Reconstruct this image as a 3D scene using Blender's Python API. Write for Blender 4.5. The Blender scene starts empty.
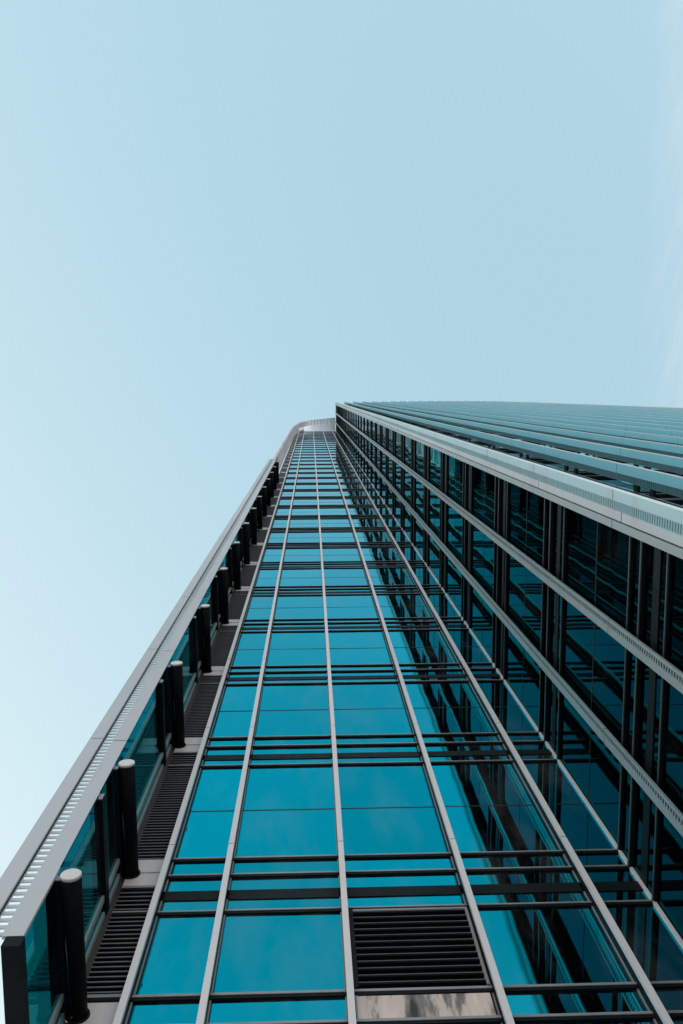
import bpy, math, random
from mathutils import Matrix, Vector

random.seed(7)
EYE = 1.6                     # the photographer's eye above the plaza; facade heights below are given above the eye
scene = bpy.context.scene
col = scene.collection
R = math.radians

# ------------------------------------------------------------------ materials
def nodes_of(name):
    m = bpy.data.materials.new(name)
    m.use_nodes = True
    nt = m.node_tree
    return m, nt, nt.nodes['Principled BSDF']

def noise(nt, scale, detail=4, rough=.6, vec=None, stretch=None):
    tc = nt.nodes.new('ShaderNodeTexCoord')
    src = tc.outputs['Object']
    if stretch:
        mp = nt.nodes.new('ShaderNodeMapping')
        mp.inputs['Scale'].default_value = stretch
        nt.links.new(src, mp.inputs['Vector'])
        src = mp.outputs['Vector']
    n = nt.nodes.new('ShaderNodeTexNoise')
    n.inputs['Scale'].default_value = scale
    n.inputs['Detail'].default_value = detail
    n.inputs['Roughness'].default_value = rough
    nt.links.new(src, n.inputs['Vector'])
    return n.outputs['Fac']

def ramp(nt, fac, stops):
    r = nt.nodes.new('ShaderNodeValToRGB')
    el = r.color_ramp.elements
    while len(el) < len(stops):
        el.new(.5)
    for e, (p, c) in zip(el, stops):
        e.position = p
        e.color = (*c, 1) if len(c) == 3 else c
    nt.links.new(fac, r.inputs['Fac'])
    return r.outputs['Color']

def mrange(nt, v, a, b, c, d):
    n = nt.nodes.new('ShaderNodeMapRange')
    for i, x in enumerate((a, b, c, d)):
        n.inputs[i + 1].default_value = x
    nt.links.new(v, n.inputs[0])
    return n.outputs[0]

def metal_mat(name, dark, light, metallic, r0, r1, scale=.5, stretch=(1, 1, .12), spec=.5):
    m, nt, b = nodes_of(name)
    f = noise(nt, scale, 6, .65, stretch=stretch)
    nt.links.new(ramp(nt, f, [(.32, dark), (.68, light)]), b.inputs['Base Color'])
    b.inputs['Metallic'].default_value = metallic
    b.inputs['Specular IOR Level'].default_value = spec
    g = noise(nt, scale * 7, 4, .6)
    nt.links.new(mrange(nt, g, .3, .7, r0, r1), b.inputs['Roughness'])
    return m

def glass_mat(name, tint, wave, edge=(.50, .92, 1), dirt=.12):
    # solar-control curtain wall glass: a mirror coating with a teal cast, a little rain dust on it
    m, nt, b = nodes_of(name)
    f = noise(nt, .22, 3, .5)
    t2 = tuple(c * .9 for c in tint)
    # every pane comes from its own batch: a slightly different depth of tint
    oi = nt.nodes.new('ShaderNodeObjectInfo')
    hsv = nt.nodes.new('ShaderNodeHueSaturation')
    nt.links.new(mrange(nt, oi.outputs['Random'], 0, 1, .86, 1.06), hsv.inputs['Value'])
    nt.links.new(ramp(nt, f, [(.3, t2), (.7, tint)]), hsv.inputs['Color'])
    nt.links.new(hsv.outputs[0], b.inputs['Base Color'])
    b.inputs['Metallic'].default_value = 1.0
    b.inputs['Specular Tint'].default_value = (*edge, 1)
    b.inputs['Roughness'].default_value = .012
    h = noise(nt, .75, 1.5, .5)
    bp = nt.nodes.new('ShaderNodeBump')
    bp.inputs['Strength'].default_value = 1.0
    bp.inputs['Distance'].default_value = wave
    nt.links.new(h, bp.inputs['Height'])
    nt.links.new(bp.outputs['Normal'], b.inputs['Normal'])
    dust = nt.nodes.new('ShaderNodeBsdfDiffuse')
    dust.inputs['Color'].default_value = (.42, .44, .44, 1)
    d = noise(nt, 1.1, 7, .68, stretch=(1, 1, .35))
    mx = nt.nodes.new('ShaderNodeMixShader')
    nt.links.new(mrange(nt, d, .50, .80, dirt * .02, dirt), mx.inputs[0])
    nt.links.new(b.outputs[0], mx.inputs[1])
    nt.links.new(dust.outputs[0], mx.inputs[2])
    nt.links.new(mx.outputs[0], nt.nodes['Material Output'].inputs['Surface'])
    return m

M = {}
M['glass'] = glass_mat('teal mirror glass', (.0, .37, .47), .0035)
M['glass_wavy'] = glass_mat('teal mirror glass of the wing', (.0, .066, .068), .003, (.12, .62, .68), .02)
M['glass_screen'] = glass_mat('teal glass of the screen', (.0, .26, .31), .003)
nt = M['glass_screen'].node_tree
tb = nt.nodes.new('ShaderNodeBsdfTransparent'); tb.inputs['Color'].default_value = (.02, .50, .53, 1)
mx = nt.nodes.new('ShaderNodeMixShader'); mx.inputs[0].default_value = .5
out = nt.nodes['Material Output']
_s = (out.inputs['Surface'].links[0].from_socket); nt.links.new(_s, mx.inputs[1]); nt.links.new(tb.outputs[0], mx.inputs[2])
nt.links.new(mx.outputs[0], out.inputs['Surface'])
M['alu'] = metal_mat('silver grey aluminium', (.70, .70, .745), (.80, .80, .84), .05, .32, .5)
M['alu_wing'] = metal_mat('blue grey aluminium', (.27, .36, .385), (.35, .45, .475), .2, .3, .48)
M['alu_band'] = metal_mat('grey satin aluminium', (.42, .46, .495), (.52, .565, .60), .15, .32, .5)
M['alu_front'] = metal_mat('teal grey aluminium', (.27, .72, .88), (.33, .79, .94), .35, .38, .40)
M['corner_strip'] = metal_mat('slotted strip of the corner fin', (.22, .36, .40), (.30, .44, .47), .2, .3, .45)
M['corner_blade'] = metal_mat('blade of the corner fin', (.34, .50, .55), (.42, .58, .62), .25, .3, .42)
M['dark'] = metal_mat('black frame and painted shade', (.004, .006, .007), (.009, .012, .014), 0, .45, .6, 1.2, spec=.12)
M['edge'] = metal_mat('grey frame edge', (.26, .26, .27), (.36, .36, .37), .2, .35, .5, 1.2)
M['nose'] = metal_mat('dark teal grey nosing', (.05, .065, .07), (.08, .10, .105), .2, .35, .5, 1.2)
M['strip'] = metal_mat('slotted strip of the front fins', (.09, .20, .235), (.14, .27, .30), .3, .4, .45)
M['tip'] = metal_mat('painted fin edge highlight', (.62, .78, .83), (.72, .86, .90), .1, .3, .45)
M['tube'] = metal_mat('matt black tube', (.003, .004, .005), (.006, .008, .009), 0, .55, .7, 1.2, spec=.06)
M['slat'] = metal_mat('charcoal louvre', (.14, .14, .147), (.19, .187, .195), .0, .4, .6, 1.5)
M['ledge'] = metal_mat('pale grey ledge panel', (.58, .55, .57), (.72, .69, .71), .1, .4, .6, 1.5)
M['white'] = metal_mat('white coated metal', (.56, .59, .62), (.66, .69, .72), 0, .4, .6, 1.5)
M['rib'] = metal_mat('warm grey rib', (.56, .57, .58), (.68, .69, .70), 0, .45, .6, 1.5)
M['gasket'] = metal_mat('rubber gasket', (.010, .014, .016), (.018, .022, .025), 0, .5, .7, 2)
M['core'] = metal_mat('dark concrete core', (.03, .032, .034), (.06, .062, .065), 0, .7, .9, .4)

tr = M['white'].node_tree
tl = tr.nodes.new('ShaderNodeBsdfTranslucent'); tl.inputs['Color'].default_value = (.82, .88, .94, 1)
mx = tr.nodes.new('ShaderNodeMixShader'); mx.inputs[0].default_value = .5
tr.links.new(tr.nodes['Principled BSDF'].outputs[0], mx.inputs[1]); tr.links.new(tl.outputs[0], mx.inputs[2])
tr.links.new(mx.outputs[0], tr.nodes['Material Output'].inputs['Surface'])
M['cap'] = metal_mat('white enamel', (.60, .59, .61), (.68, .67, .69), 0, .4, .6, 3)

m, nt, b = nodes_of('stained metal panel')
f1 = noise(nt, 1.5, 5, .6, stretch=(2.4, 1, .5))
nt.links.new(ramp(nt, f1, [(.36, (.03, .028, .026)), (.45, (.25, .23, .22)), (.50, (.62, .55, .51)), (.70, (.82, .72, .66))]), b.inputs['Base Color'])
b.inputs['Roughness'].default_value = .55
M['stained'] = m

m, nt, b = nodes_of('plaza paving')
tc = nt.nodes.new('ShaderNodeTexCoord')
br = nt.nodes.new('ShaderNodeTexBrick')
br.inputs['Scale'].default_value = 1.0
br.inputs['Brick Width'].default_value = 1.2
br.inputs['Row Height'].default_value = .6
br.inputs['Mortar Size'].default_value = .006
br.inputs['Color1'].default_value = (.23, .245, .26, 1)
br.inputs['Color2'].default_value = (.28, .295, .31, 1)
br.inputs['Mortar'].default_value = (.15, .15, .15, 1)
nt.links.new(tc.outputs['Object'], br.inputs['Vector'])
nt.links.new(br.outputs['Color'], b.inputs['Base Color'])
b.inputs['Roughness'].default_value = .7
M['paving'] = m

# ------------------------------------------------------------------ mesh helpers
class MB:
    """Collects boxes, bars and tubes and links them as ONE mesh object."""
    def __init__(self):
        self.v, self.f, self.mi, self.mats, self.smooth = [], [], [], [], []

    def slot(self, mat):
        if mat not in self.mats:
            self.mats.append(mat)
        return self.mats.index(mat)

    def hexa(self, pts, mat):
        # pts: 000 100 110 010 / 001 101 111 011
        i = len(self.v)
        self.v += [tuple(p) for p in pts]
        a, b_, d = (Vector(pts[1]) - Vector(pts[0]), Vector(pts[3]) - Vector(pts[0]), Vector(pts[4]) - Vector(pts[0]))
        fs = [(0, 3, 2, 1), (4, 5, 6, 7), (0, 1, 5, 4), (1, 2, 6, 5), (2, 3, 7, 6), (3, 0, 4, 7)]
        if a.cross(b_).dot(d) < 0:
            fs = [t[::-1] for t in fs]
        s = self.slot(mat)
        for t in fs:
            self.f.append(tuple(i + k for k in t)); self.mi.append(s); self.smooth.append(False)

    def box(self, P, s0, s1, d0, d1, z0, z1, mat):
        self.hexa([P(s0, d0, z0), P(s1, d0, z0), P(s1, d1, z0), P(s0, d1, z0),
                   P(s0, d0, z1), P(s1, d0, z1), P(s1, d1, z1), P(s0, d1, z1)], mat)

    def ladder(self, P, s0, s1, d0, d1, z0, z1, solid, pitch, mat, rail):
        """one plate pierced by a row of slots: a rail down each side, rungs between"""
        sl = self.slot(mat)
        zs = [z0]
        z = z0
        while z < z1 - pitch:
            zs += [z + solid, z + pitch]
            z += pitch
        ss = (s0, s0 + rail, s1 - rail, s1)
        base = len(self.v)
        for zz in zs:
            for d in (d0, d1):
                for q in ss:
                    self.v.append(tuple(P(q, d, zz)))
        idx = lambda r, d, c: base + r * 8 + d * 4 + c
        def quad(*t):
            self.f.append(t); self.mi.append(sl); self.smooth.append(False)
        n = len(zs) - 1
        for r in range(n):
            gap = r % 2 == 1
            for c in (0, 1, 2):
                if c == 1 and gap:
                    quad(idx(r, 0, 1), idx(r, 0, 2), idx(r, 1, 2), idx(r, 1, 1))
                    quad(idx(r + 1, 0, 1), idx(r + 1, 1, 1), idx(r + 1, 1, 2), idx(r + 1, 0, 2))
                    quad(idx(r, 0, 1), idx(r, 1, 1), idx(r + 1, 1, 1), idx(r + 1, 0, 1))
                    quad(idx(r, 0, 2), idx(r + 1, 0, 2), idx(r + 1, 1, 2), idx(r, 1, 2))
                    continue
                quad(idx(r, 0, c), idx(r + 1, 0, c), idx(r + 1, 0, c + 1), idx(r, 0, c + 1))
                quad(idx(r, 1, c), idx(r, 1, c + 1), idx(r + 1, 1, c + 1), idx(r + 1, 1, c))
            quad(idx(r, 0, 0), idx(r, 1, 0), idx(r + 1, 1, 0), idx(r + 1, 0, 0))
            quad(idx(r, 0, 3), idx(r + 1, 0, 3), idx(r + 1, 1, 3), idx(r, 1, 3))

    def tube_y(self, x, z, y0, y1, r, mat, n=40, cap=None, bevel=.0):
        z = H(z)
        i = len(self.v); s = self.slot(mat)
        rings = [(y0, r - bevel), (y0 + bevel, r), (y1, r)] if bevel else [(y0, r), (y1, r)]
        for (y, rr) in rings:
            for k in range(n):
                a = 2 * math.pi * k / n
                self.v.append((x + rr * math.cos(a), y, z + rr * math.sin(a)))
        for q in range(len(rings) - 1):
            for k in range(n):
                k2 = (k + 1) % n
                self.f.append((i + q * n + k, i + q * n + k2, i + (q + 1) * n + k2, i + (q + 1) * n + k)); self.mi.append(s); self.smooth.append(True)
        self.f.append(tuple(i + k for k in range(n))[::-1]); self.mi.append(s if cap is None else self.slot(cap)); self.smooth.append(False)
        e = i + (len(rings) - 1) * n
        self.f.append(tuple(e + k for k in range(n))); self.mi.append(s); self.smooth.append(False)

    def tilt(self, start, c, n, amount):
        """lean the points added since start about their centre c: every pane sits a hair off true"""
        ax = Vector(n).orthogonal().normalized()
        ax2 = Vector(n).cross(ax).normalized()
        q = Matrix.Rotation(random.gauss(0, amount), 3, ax) @ Matrix.Rotation(random.gauss(0, amount), 3, ax2)
        c = Vector(c)
        for k in range(start, len(self.v)):
            self.v[k] = tuple(c + q @ (Vector(self.v[k]) - c))

    def build(self, name, parent=None, label=None, kind=None):
        me = bpy.data.meshes.new(name)
        me.from_pydata(self.v, [], self.f)
        for mt in self.mats:
            me.materials.append(M[mt])
        me.polygons.foreach_set('material_index', self.mi)
        me.polygons.foreach_set('use_smooth', self.smooth)
        me.update()
        o = bpy.data.objects.new(name, me)
        col.objects.link(o)
        if parent is not None:
            o.parent = parent
        if label:
            o['label'] = label
        if kind:
            o['kind'] = kind
        return o

def H(z):
    return z + EYE

def PA(s, d, z):              # recessed front: faces the viewer, glass at y = 6
    return (s, 6.0 - d, H(z))

def PB(s, d, z):              # flank of the projecting wing: faces left, glass at x = 4.03
    return (4.03 - d, s, H(z))

def bow(x):                   # the broad street front of the wing bends very gently away in plan
    return .052 * 4 * math.log(1 + math.exp((x - 28) / 4)) - .006 * (x - 3.9)

def PC(s, d, z):              # broad front of the wing
    return (s, 1.74 + bow(s) - d, H(z))

def PD(s, d, z):              # inner face of the thin glass screen on the left, faces right
    return (-2.45 + d, s, H(z))

def PX(x, y, z):
    return (x, y, H(z))

PITCH = 4.12
T1 = lambda k: 10.945 + PITCH * k     # sill of storey k
TOP = 146.0
KMIN, KMAX = -3, 32
GROUND = -EYE

tower = bpy.data.objects.new('skyscraper', None)
col.objects.link(tower)
tower.location = (0, 0, 0)
tower['label'] = 'tall teal glass skyscraper with pale metal fins and a curved white crown'
tower['category'] = 'skyscraper'

# ------------------------------------------------------------------ solid core behind the glass
mb = MB()
mb.box(PX, -2.42, 66, 6.12, 34, GROUND, TOP + .6, 'core')
mb.box(PX, 4.10, 66, 3.2, 6.115, GROUND, TOP + .6, 'core')
xs = [4.10 + i * (66 - 4.10) / 41 for i in range(42)]
for a, c in zip(xs, xs[1:]):
    ya, yc = 1.84 + bow(a), 1.84 + bow(c)
    mb.hexa([(a, ya, 0), (c, yc, 0), (c, max(3.19, yc + .05), 0), (a, 3.19, 0),
             (a, ya, H(TOP + .6)), (c, yc, H(TOP + .6)), (c, max(3.19, yc + .05), H(TOP + .6)), (a, 3.19, H(TOP + .6))], 'core')
mb.build('building_core', tower)

# ------------------------------------------------------------------ curtain wall cells
big = {'window': [], 'spandrel_panel': [], 'transom': []}
rest = {'window': MB(), 'spandrel_panel': MB(), 'transom': MB()}
count = {'window': 0, 'spandrel_panel': 0, 'transom': 0}

def normal_of(P, s, z):
    a = Vector(P(s, 0, z)); b_ = Vector(P(s, 1, z))
    return (b_ - a)

def emit(kind, mb, near, label=None):
    if near and count[kind] < 100:
        count[kind] += 1
        mb.build(kind, tower, label)
    else:
        r = rest[kind]
        off = len(r.v)
        r.v += mb.v
        remap = [r.slot(mt) for mt in mb.mats]
        for f, i, s in zip(mb.f, mb.mi, mb.smooth):
            r.f.append(tuple(off + k for k in f)); r.mi.append(remap[i]); r.smooth.append(s)

def window(P, s0, s1, z0, z1, near, glass='glass', split=True, tilt=.0011):
    mb = MB()
    zm = z0 + (z1 - z0) * .475
    for (a, b_) in (((z0, zm - .011), (zm + .011, z1)) if split else ((z0, z1),)):
        st = len(mb.v)
        mb.box(P, s0, s1, -.03, 0, a, b_, glass)
        mb.tilt(st, P((s0 + s1) / 2, 0, (a + b_) / 2), normal_of(P, s0, a), tilt)
    if split:
        mb.box(P, s0, s1, -.028, .004, zm - .011, zm + .011, 'gasket')
    emit('window', mb, near)

def spandrel(P, s0, s1, k, near, glass='glass', tilt=.0011):
    t = T1(k)
    mb = MB()
    for (a, b_) in ((t - .405, t - .075), (t - .76, t - .48), (t - 1.195, t - .96)):
        st = len(mb.v)
        mb.box(P, s0, s1, -.03, 0, a, b_, glass)
        mb.tilt(st, P((s0 + s1) / 2, 0, (a + b_) / 2), normal_of(P, s0, a), tilt)
    mb.box(P, s0, s1, -.03, .012, t - .96, t - .76, 'dark')
    emit('spandrel_panel', mb, near)

def bar(mb, P, s0, s1, z0, z1, proud, back=-.03, nose='edge', n0=.042, n1=.008):
    """a horizontal frame bar: dark body paints its shaded underside, the nosing its sky-lit face"""
    mb.box(P, s0, s1, back, proud - .008, z0, z1, 'dark')
    mb.box(P, s0, s1, proud - .0079, proud, z0 + n0, z1 - n1, nose)  # lighter strip paints in the highlight of the sky-lit face

def transom(P, s0, s1, z1, high, proud, near, **kw):
    mb = MB()
    bar(mb, P, s0, s1, z1 - high, z1, proud, **kw)
    emit('transom', mb, near)

# --- recessed front
MULL = [-1.872, -1.092, .338, 1.817, 3.296]
MW = .036
A_BAYS = list(zip(MULL, MULL[1:] + [4.0]))
for k in range(KMIN, KMAX + 1):
    t = T1(k)
    near = k <= 11 and k >= -1
    ztop = T1(k + 1) - 1.27
    for i, (a, b_) in enumerate(A_BAYS):
        z0 = max(t, GROUND + .25)
        if k == -1:                     # the storey cut by the foot of the picture has extra rails
            window(PA, a, b_, t, 7.765, near)
            window(PA, a, b_, 7.85, 8.20, near, split=False) if i != 2 else None
            if i != 2:
                window(PA, a, b_, 8.285, ztop, near, split=False)
        else:
            window(PA, a, b_, z0, ztop, near)
        if k > KMIN:
            spandrel(PA, a, b_, k, near)
    if k == -1:
        transom(PA, MULL[0], 4.0, 8.285, .085, .035, near)
        transom(PA, MULL[0], 4.0, 7.85, .085, .035, near)
    if k > KMIN:
        transom(PA, MULL[0], 4.0, t, .075, .032, near)
        transom(PA, MULL[0], 4.0, t - .405, .075, .034, near)
        transom(PA, MULL[0], 4.0, t - 1.195, .075, .032, near)

for x in MULL:
    mb = MB()
    z = GROUND + .02
    for k in range(KMIN, KMAX + 2):
        z1 = min(T1(k) + .10, TOP)
        mb.box(PA, x - MW, x + MW, .118, .165, z, z1 - .012, 'alu')
        mb.box(PA, x - MW + .004, x + MW - .004, .0125, .1649, z, z1, 'dark')  # near-black colour paints in the mullion's shaded sides and their reflection
        mb.box(PA, x - MW - .012, x + MW + .012, -.03, .012, z, z1, 'edge')
        z = z1
    mb.build('mullion', tower)
mb = MB()
mb.box(PA, 3.985, 4.022, -.03, .045, GROUND, TOP, 'alu')
mb.build('corner_trim', tower)

# --- black louvre grille in the storey at the foot of the picture
gx0, gx1 = MULL[2] + MW + .014, MULL[3] - MW - .014
gz0, gz1 = 8.285, 9.655
mb = MB()
mb.box(PA, gx0, gx1, -.03, -.012, gz0, gz1, 'core')
mb.box(PA, gx0, gx0 + .045, -.011, .05, gz0, gz1, 'dark')
mb.box(PA, gx1 - .03, gx1, -.011, .05, gz0, gz1, 'edge')
mb.box(PA, gx0 + .046, gx1 - .031, -.011, .05, gz1 - .03, gz1, 'edge')
g = mb.build('louvre_grille', tower, 'black slatted grille filling one bay among the teal windows')
n = 12
for i in range(n):
    zz = gz0 + .06 + (gz1 - gz0 - .12) * i / (n - 1)
    s = MB()
    s.box(PA, gx0 + .047, gx1 - .032, .004, .052, zz - .026, zz + .012, 'tube')
    s.box(PA, gx0 + .047, gx1 - .032, .0521, .056, zz + .001, zz + .008, 'slat')  # thin paler strip paints a highlight along the slat's edge
    s.build('slat', g)
mb = MB()
mb.box(PA, gx0 + .02, gx1 - .02, -.02, .02, 7.852, 8.188, 'stained')
mb.box(PA, gx0 + .002, gx0 + .019, -.02, .03, 7.852, 8.188, 'edge')
mb.build('stained_panel', tower, 'weathered pale metal panel with dark stains under the black grille')

# --- slatted strip, ledges and jutting tubes on the left of the windows
SX0, SX1 = -2.36, MULL[0] - MW - .013
for k in range(KMIN + 1, KMAX + 1):
    t = T1(k)
    mb = MB()
    mb.box(PA, -2.48, SX1, -.05, -.02, t - 4.2, t + .06, 'core')
    if k != 0:
        spans = [(t - 4.17, t - 1.28), (t - 1.195, t - .76)]
    else:
        spans = [(8.29, t - 1.28), (t - 1.195, t - .76)]
    for (a, b_) in spans:
        nn = max(2, round((b_ - a) / .08))
        for i in range(nn):
            z = a + (b_ - a) * (i + .5) / nn
            mb.box(PA, SX0, SX1, -.015, .028, z - .018, z + .012, 'dark')
            mb.box(PA, SX0, SX1, .0281, .034, z - .008, z + .010, 'slat')  # paler front strip puts the slat's edge highlight into its colour
    bar(mb, PA, SX0, SX1, t - 1.275, t - 1.20, .045, -.019)
    bar(mb, PA, SX0, SX1, t - .755, t - .66, .045, -.019)
    mb.build('louvre_panel', tower)
    mb = MB()
    mb.box(PA, SX0, SX1, -.019, .03, t - .655, t - .36, 'ledge')
    mb.box(PA, SX0, SX1, -.019, .045, t - .36, t - .06, 'ledge')
    if k == 0:
        low = MB()
        low.box(PA, SX0, SX1, -.019, .03, 7.85, 8.18, 'ledge')
        low.build('ledge_panel', tower)
        low = MB()
        bar(low, PA, SX0, SX1, 8.19, 8.285, .05, -.019)
        low.build('transom', tower)
    mb.build('ledge_panel', tower)
    for zc in ([t - .38] + ([7.99] if k == 0 else [])):
        if zc < 7 or zc > 62:
            continue
        mb = MB()
        mb.tube_y(-2.312, zc, 4.53, 5.965, .098, 'tube')
        p = mb.build('tube', tower)
        mb = MB()
        mb.tube_y(-2.312, zc, 4.495, 4.529, .099, 'cap', bevel=.006)
        mb.build('end_cap', p)
        mb = MB()
        mb.tube_y(-2.312, zc, 5.95, 5.968, .118, 'dark')
        mb.build('collar', p)

# --- glass screen on the far left
ZD0, ZD1 = 7.03, 62.0
for k in range(-1, 13):
    t = T1(k)
    zb, zt = max(t, ZD0), T1(k + 1) - 1.27
    mb = MB()
    for (a, b_) in ((zb + .02, zt), (zt + .09, T1(k + 1) - .49), (T1(k + 1) - .405, T1(k + 1) + .018)):
        st = len(mb.v)
        mb.box(PD, 4.505, 5.99, -.03, 0, a, b_, 'glass_screen')
        mb.tilt(st, PD(5.3, 0, (a + b_) / 2), (1, 0, 0), .0012)
    mb.build('screen_pane', tower)
for k in range(-1, 13):
    t = T1(k)
    rows = [(t - 1.30, t - 1.16, .05), (t - .48, t - .40, .05)] if k >= 0 else []
    if k == 0:
        rows += [(7.95, 8.03, .05)]
    if k == -1:
        rows = [(ZD0 - .14, ZD0 + .02, .06)]
    for (a, b_, p) in rows:
        mb = MB()
        if k < 0:
            mb.box(PD, 4.502, 5.94, -.145, .012, a, b_ - .025, 'dark')
        else:
            mb.box(PD, 4.55, 5.94, -.10, p, a, b_, 'dark')
            mb.box(PD, 4.535, 4.5495, -.02, p - .004, a + .004, b_ - .004, 'edge')
        mb.build('screen_rail', tower)
mb = MB()
mb.box(PD, 5.70, 5.765, -.03, .03, ZD0 + .03, ZD1, 'alu_wing')
mb.box(PD, 5.90, 5.955, -.03, .028, ZD0 + .03, ZD1, 'alu_wing')
mb.build('screen_trim', tower)

# slatted return of the left side, seen through the screen's glass
for k in range(-1, 13):
    t = T1(k)
    mb = MB()
    za = t
    if k < 0:
        za = 8.5
    mb.box(PA, -2.95 if k < 0 else -3.15, -2.50, -.06, -.03, za, T1(k + 1) - .01, 'slat')
    nn = round((T1(k + 1) - za) / .084)
    for i in range(nn):
        z = za + (T1(k + 1) - za) * (i + .5) / nn
        mb.box(PA, -2.95 if k < 0 else -3.15, -2.50, -.029, .02, z - .018, z + .012, 'alu')
    mb.build('louvre_panel', tower)

# band at the outer edge of the screen: an inner plate, a slotted strip, an outer blade
def band(name, P, e0, e1, z0, z1, parts, mat):
    """e0..e1: thickness range along d; parts: plates (s0, s1), slotted strips (s0, s1, 'slots')"""
    out = []
    for q in parts:
        mb = MB()
        if len(q) <= 3:
            lift = .035 if len(q) == 3 else 0
            z = z0
            k = KMIN
            while z < z1 - .01:
                zn = min(z1, T1(k) + .35)
                k += 1
                if zn <= z + .3:
                    continue
                mb.box(P, q[0], q[1], e0, e1 + lift, z, zn - .02, mat)
                mb.box(P, q[0] + .004, q[1] - .004, e0 + .004, e1 - .006, zn - .02, zn, 'dark')
                z = zn
            out.append(('plate', mb))
        else:
            mb.ladder(P, q[0], q[1], e0 + .012, e1 - .008, z0 + .02, z1, q[3], q[4], mat, .008)
            out.append(('slotted_strip', mb))
    return out

def PDF(s, d, z):             # across the screen's outer band; d goes towards the viewer
    return (s, 4.52 - d, H(z))

fin = bpy.data.objects.new('edge_fin', None); col.objects.link(fin); fin.parent = tower
fin['label'] = 'pale slotted edge band down the outer side of the left glass screen'
for nm, mb in band('edge_fin', PDF, -.012, .02, ZD0, ZD1,
                   [(-2.634, -2.452), (-2.755, -2.635, 'slots', .046, .104), (-2.935, -2.762, 0)], 'alu_band'):
    mb.build(nm, fin)
for (a, b_, d) in ((-2.761, -2.7555, .03), (-2.944, -2.936, .028), (-2.846, -2.842, .0365)):  # black strips put in for the shadow lines along the outer blade
    mb = MB()
    mb.box(PDF, a, b_, -.01, d, ZD0, ZD1, 'dark')
    mb.build('painted_shadow_line', fin)

# --- flank of the wing, facing left into the recess
BF = [6.0, 4.545, 3.04, 1.66]
for k in range(KMIN, KMAX + 1):
    t = T1(k)
    near = -1 <= k <= 8
    ztop = T1(k + 1) - 1.27
    for (a, b_) in zip(BF[1:], BF):
        if k == -1:
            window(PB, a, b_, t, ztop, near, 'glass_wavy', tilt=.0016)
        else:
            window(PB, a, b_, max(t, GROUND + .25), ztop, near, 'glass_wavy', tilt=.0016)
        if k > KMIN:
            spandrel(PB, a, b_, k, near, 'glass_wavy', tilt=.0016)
    if k > KMIN:
        for (a, b_) in zip(BF[1:], BF):
            for (z1, hi, p) in ((t, .075, .045), (t - .405, .085, .055), (t - 1.195, .075, .045)):
                transom(PB, a, b_, z1, hi, p, near and k <= 2, nose='nose', n0=.022, n1=.022)

PBF = lambda s, d, z: (3.90 - d, s, H(z))
for yc in BF[1:3]:
    f = bpy.data.objects.new('flank_fin', None); col.objects.link(f); f.parent = tower
    for nm, mb in band('flank_fin', PBF, -.012, .02, GROUND + .02, TOP,
                       [(yc - .10, yc - .062), (yc - .061, yc + .016, 'slots', .030, .072), (yc + .017, yc + .105)], 'alu_wing'):
        mb.build(nm, f)
    mb = MB()
    mb.box(PB, yc + .03, yc + .06, -.02, .116, GROUND + .02, TOP, 'dark')
    mb.build('stem', f)

f = bpy.data.objects.new('corner_fin', None); col.objects.link(f); f.parent = tower
f['label'] = 'broad pale slotted fin along the projecting corner of the tower'
for nm, mb in band('corner_fin', PBF, -.012, .02, GROUND + .02, TOP + 1,
                   [(1.632, 1.735)], 'alu_wing') + band('corner_fin', PBF, -.012, .02, GROUND + .02, TOP + 1,
                   [(1.3715, 1.494, 'slots', .044, .072)], 'corner_strip') + band('corner_fin', PBF, -.012, .02, GROUND + .02, TOP + 1, [(1.235, 1.370)], 'corner_blade'):
    mb.build(nm, f)
mb = MB()
zz = GROUND + .02
for k in range(KMIN, KMAX + 2):
    z1 = T1(k) + .05
    mb.box(PBF, 1.499, 1.616, -.03, .006, zz, z1 - .03, 'alu_band')
    zz = z1
mb.build('channel', f)
mb = MB()
mb.box(PBF, 1.218, 1.2345, -.02, .022, GROUND + .02, TOP + 1, 'tip')  # bright strip paints in the highlight along the blade's edge
mb.build('edge_highlight', f)
mb = MB()
mb.box(PBF, 1.62, 1.70, -.12, -.0125, GROUND + .02, TOP, 'dark')
mb.build('stem', f)

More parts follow.
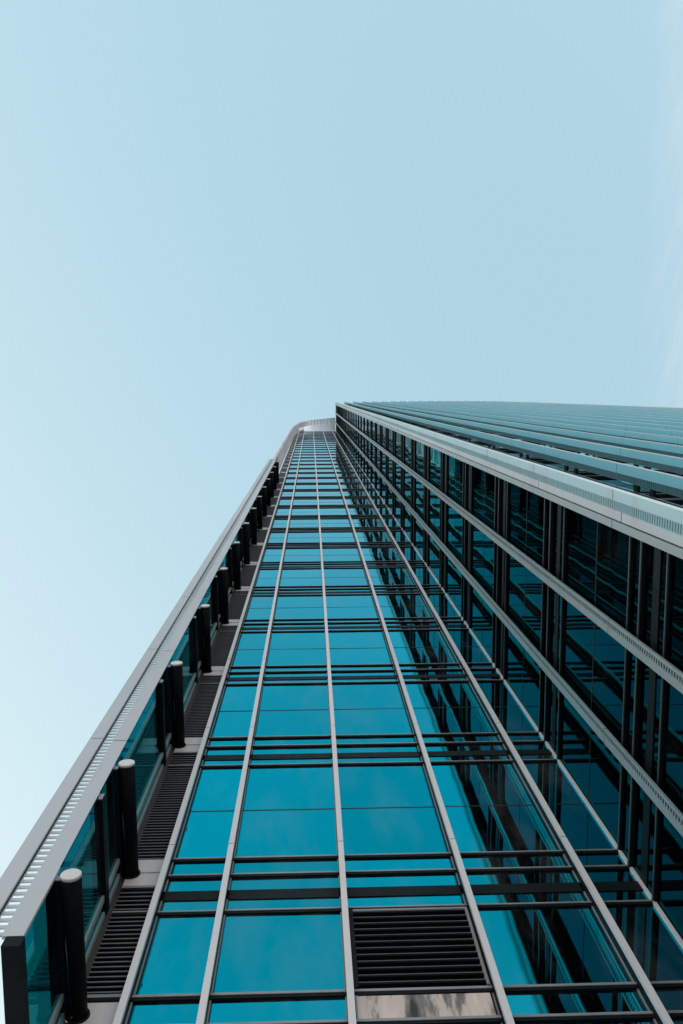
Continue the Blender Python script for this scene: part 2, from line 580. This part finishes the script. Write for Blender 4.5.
# --- broad front of the wing: glass between deep slotted fins
CF = [3.90] + [5.36 + 1.5 * i for i in range(41)]
for k in range(KMIN, KMAX + 1):
    t = T1(k)
    ztop = T1(k + 1) - 1.27
    for i, (a, b_) in enumerate(zip(CF, CF[1:])):
        near = i < 2 and 0 <= k <= 3
        a0 = a if i else 4.06
        window(PC, a0, b_, max(t, GROUND + .25), ztop, near, 'glass', split=i < 6, tilt=.0014)
        if k > KMIN:
            spandrel(PC, a0, b_, k, near, 'glass')
            for (z1, hi, p) in ((t, .075, .05), (t - .405, .085, .055), (t - 1.195, .075, .05)):
                transom(PC, a0, b_, z1, hi, p, False, nose='nose')
brackets = MB()
for i, x in enumerate(CF[1:]):
    f = bpy.data.objects.new('front_fin', None); col.objects.link(f); f.parent = tower
    y = 1.74 + bow(x)
    PF = lambda s, d, z, x=x, y=y: (x - d, y - s, H(z))
    for nm, mb in band('front_fin', PF, -.016, .016, GROUND + .02, TOP + 1 - .004 * i,
                       [(.341, .50)], 'alu_front') + band('front_fin', PF, -.016, .016, GROUND + .02, TOP + 1 - .004 * i,
                       [(.22, .34, 'slots', .05, .08) if i < 5 else (.22, .34)], 'strip') + band('front_fin', PF, -.016, .016, GROUND + .02, TOP + 1 - .004 * i,
                       [(.02, .10)], 'nose'):
            mb.build(nm, f)
    mb = MB()
    mb.box(PF, .5005, .518, -.02, .02, GROUND + .02, TOP + 1, 'tip')  # pale colour stands in for the highlight on the fin's tip
    mb.build('edge_highlight', f)
    for k in range(KMIN + 1, KMAX + 1):
        t = T1(k)
        for (z0, z1) in ((t - .62, t - .44), (t - 1.30, t - 1.16)):
            own = i < 3 and 0 <= k <= 11
            mb = MB() if own else brackets
            mb.box(PF, .10, .46, -.06, -.017, z0, z1, 'dark')
            if own:
                mb.build('bracket', f)
brackets.build('bracket', tower, kind='stuff')

# --- what is left over from the near cells
for kind, r in rest.items():
    r.build(kind, tower, kind='stuff')

# --- crown: the screen turns white, rises and sweeps over the top of the recess
path = [(-2.66, 4.50, 62.0), (-2.65, 4.50, 80), (-2.63, 4.50, 100), (-2.59, 4.50, 117), (-2.47, 4.50, 127), (-2.22, 4.49, 135.5),
        (-1.80, 4.46, 142), (-1.15, 4.42, 146.6), (-.3, 4.34, 148.6), (.9, 4.24, 149.3), (2.2, 4.10, 149.5), (3.2, 4.00, 149.5), (4.02, 3.93, 149.5)]
def at(u):
    u = max(0, min(len(path) - 1.0001, u)); i = int(u); f_ = u - i
    p = [Vector(path[max(0, min(len(path) - 1, i + j))]) for j in (-1, 0, 1, 2)]
    return .5 * (2 * p[1] + (p[2] - p[0]) * f_ + (2 * p[0] - 5 * p[1] + 4 * p[2] - p[3]) * f_ ** 2 + (3 * p[1] - p[0] - 3 * p[2] + p[3]) * f_ ** 3)
N = 96
us = [i * (len(path) - 1) / N for i in range(N + 1)]
pts = [at(u) for u in us]
def outward(i):
    a = pts[max(0, i - 1)]; c = pts[min(N, i + 1)]
    t_ = (c - a); n_ = Vector((-t_.z, 0, t_.x)); n_.normalize()
    return n_ if n_.z > -.01 or n_.x < 0 else -n_
def shell(y_front, y_back, o0, o1, mat, i0=0, i1=N):
    mb = MB()
    for i in range(i0, i1):
        q = []
        for j in (i, i + 1):
            p = pts[j]; n_ = outward(j)
            dy = p.y - 4.5
            q.append([Vector((p.x, 0, p.z)) + n_ * o + Vector((0, y_, EYE)) for (o, y_) in
                      ((o0, y_front + dy), (o1, y_front + dy), (o1, y_back if y_back > 5 else y_back + dy), (o0, y_back if y_back > 5 else y_back + dy))])
        mb.hexa([*q[0], *q[1]], mat)
    return mb
crown = bpy.data.objects.new('crown', None); col.objects.link(crown); crown.parent = tower
crown['label'] = 'white ribbed crown curving over the top of the recessed bay'
shell(4.62, 6.11, .0, .12, 'white').build('soffit', crown)
shell(4.49, 4.615, -.06, .13, 'white').build('edge_beam', crown)
# ribs under the soffit, spaced along its length
L = [0]
for a, c in zip(pts, pts[1:]):
    L.append(L[-1] + (c - a).length)
def along(s):
    for i in range(N):
        if L[i + 1] >= s:
            f_ = (s - L[i]) / max(1e-6, L[i + 1] - L[i])
            return pts[i].lerp(pts[i + 1], f_), i
    return pts[N], N - 1
stops = [2.06 * j for j in range(1, 38)]
s = stops[-1] + 1.2
while s < L[-1] - .2:
    stops.append(s); s += .55
for s in stops:
    p, i = along(s)
    n_ = outward(i); t_ = Vector((n_.z, 0, -n_.x))
    dy = p.y - 4.5
    mb = MB()
    w = .075
    q = []
    for y_ in (4.63 + dy, 5.9 if s < stops[36] + .1 else 5.35 + dy):
        for (o, tt) in ((-.17, -w), (-.17, w), (-.002, w), (-.002, -w)):
            q.append(Vector((p.x, 0, p.z)) + n_ * o + t_ * tt + Vector((0, y_, EYE)))
    mb.hexa(q, 'rib')
    mb.build('rib', crown)
# closing parapet over the front and flank
mb = MB()
mb.box(PX, -2.3, 4.0, 6.0, 6.11, TOP + .02, TOP + .58, 'white')
mb.box(PX, 4.0, 4.09, 1.80, 6.1, TOP + .02, TOP + 1.2, 'alu_wing')
mb.build('parapet', tower)

# ------------------------------------------------------------------ ground
mb = MB()
mb.box(PX, -600, 600, -600, 600, GROUND - .3, GROUND, 'paving')
g = mb.build('plaza')
g['kind'] = 'structure'
g['label'] = 'grey stone plaza paving at the foot of the tower'

# ------------------------------------------------------------------ sky and sun
SUN_EL, SUN_AZ = R(24), math.atan2(-.85, .53)
S = Vector((math.sin(SUN_AZ) * math.cos(SUN_EL), math.cos(SUN_AZ) * math.cos(SUN_EL), math.sin(SUN_EL)))
w = bpy.data.worlds.new('World')
scene.world = w
w.use_nodes = True
nt = w.node_tree
bg = nt.nodes['Background']
sky = nt.nodes.new('ShaderNodeTexSky')
sky.sky_type = 'NISHITA'
sky.sun_disc = False
sky.sun_elevation = SUN_EL
sky.sun_rotation = SUN_AZ
sky.altitude = 100
sky.air_density = 1.0
sky.dust_density = .15
sky.ozone_density = 1.0
# hazy, pale city sky: the contrast of the clear-air model is softened channel by channel
pw = nt.nodes.new('ShaderNodeVectorMath'); pw.operation = 'POWER'
pw.inputs[1].default_value = (.75, .45, .30)
nt.links.new(sky.outputs[0], pw.inputs[0])
gn = nt.nodes.new('ShaderNodeVectorMath'); gn.operation = 'MULTIPLY'
gn.inputs[1].default_value = (1.955, 1.985, 1.945)
nt.links.new(pw.outputs[0], gn.inputs[0])
# thin cirrus low on the right of the picture: noise in the plane of the sky, so it drifts off beyond the frame
tc = nt.nodes.new('ShaderNodeTexCoord')
sep = nt.nodes.new('ShaderNodeSeparateXYZ')
nt.links.new(tc.outputs['Generated'], sep.inputs[0])
def math_(op, a, b_=None):
    n_ = nt.nodes.new('ShaderNodeMath'); n_.operation = op
    for i, v in enumerate((a, b_)):
        if v is None: continue
        if isinstance(v, (int, float)): n_.inputs[i].default_value = v
        else: nt.links.new(v, n_.inputs[i])
    return n_.outputs[0]
zz = math_('MAXIMUM', sep.outputs[2], .05)
px = math_('DIVIDE', sep.outputs[0], zz)
py = math_('DIVIDE', sep.outputs[1], zz)
cmb = nt.nodes.new('ShaderNodeCombineXYZ')
nt.links.new(math_('ADD', math_('MULTIPLY', px, 38), math_('MULTIPLY', py, 9)), cmb.inputs[0])
nt.links.new(math_('MULTIPLY', py, 5.5), cmb.inputs[1])
cn = nt.nodes.new('ShaderNodeTexNoise')
cn.inputs['Scale'].default_value = 1.0
cn.inputs['Detail'].default_value = 6
cn.inputs['Roughness'].default_value = .6
nt.links.new(cmb.outputs[0], cn.inputs['Vector'])
mask = mrange(nt, px, .365, .44, 0, 1)
thin = mrange(nt, cn.outputs['Fac'], .36, .74, 0, .62)
fac = math_('MULTIPLY', mask, thin)
mixn = nt.nodes.new('ShaderNodeMix'); mixn.data_type = 'RGBA'
nt.links.new(fac, mixn.inputs[0])
nt.links.new(gn.outputs[0], mixn.inputs[6])
mixn.inputs[7].default_value = (2.5, 2.6, 2.68, 1)
nt.links.new(mixn.outputs[2], bg.inputs['Color'])
bg.inputs['Strength'].default_value = .15

sun = bpy.data.lights.new('Sun', 'SUN')
sun.energy = 3.2
sun.angle = R(.53)
sun.color = (1, .985, .965)
so = bpy.data.objects.new('Sun', sun)
col.objects.link(so)
so.rotation_euler = S.to_track_quat('Z', 'Y').to_euler()

# ------------------------------------------------------------------ camera: standing at the foot, looking almost straight up
F = 890.0
zc = Vector((311 - 341.5, 512 - 394, -F)).normalized()
sl = .0085
c = -(zc.x + sl * zc.y) / zc.z
xc = Vector((1, sl, c)).normalized()
yc = zc.cross(xc)
rot = Matrix((xc, yc, zc))
cam = bpy.data.cameras.new('Camera')
cam.sensor_fit = 'VERTICAL'
cam.sensor_height = 36
cam.lens = F / 1024 * 36
cam.clip_end = 3000
co = bpy.data.objects.new('Camera', cam)
co.matrix_world = Matrix.Translation((0, 0, EYE)) @ rot.to_4x4()
col.objects.link(co)
scene.camera = co

scene.view_settings.view_transform = 'Standard'
scene.view_settings.look = 'None'
scene.view_settings.exposure = 1.2
scene.view_settings.gamma = 1
scene.cycles.max_bounces = 12
scene.cycles.glossy_bounces = 8
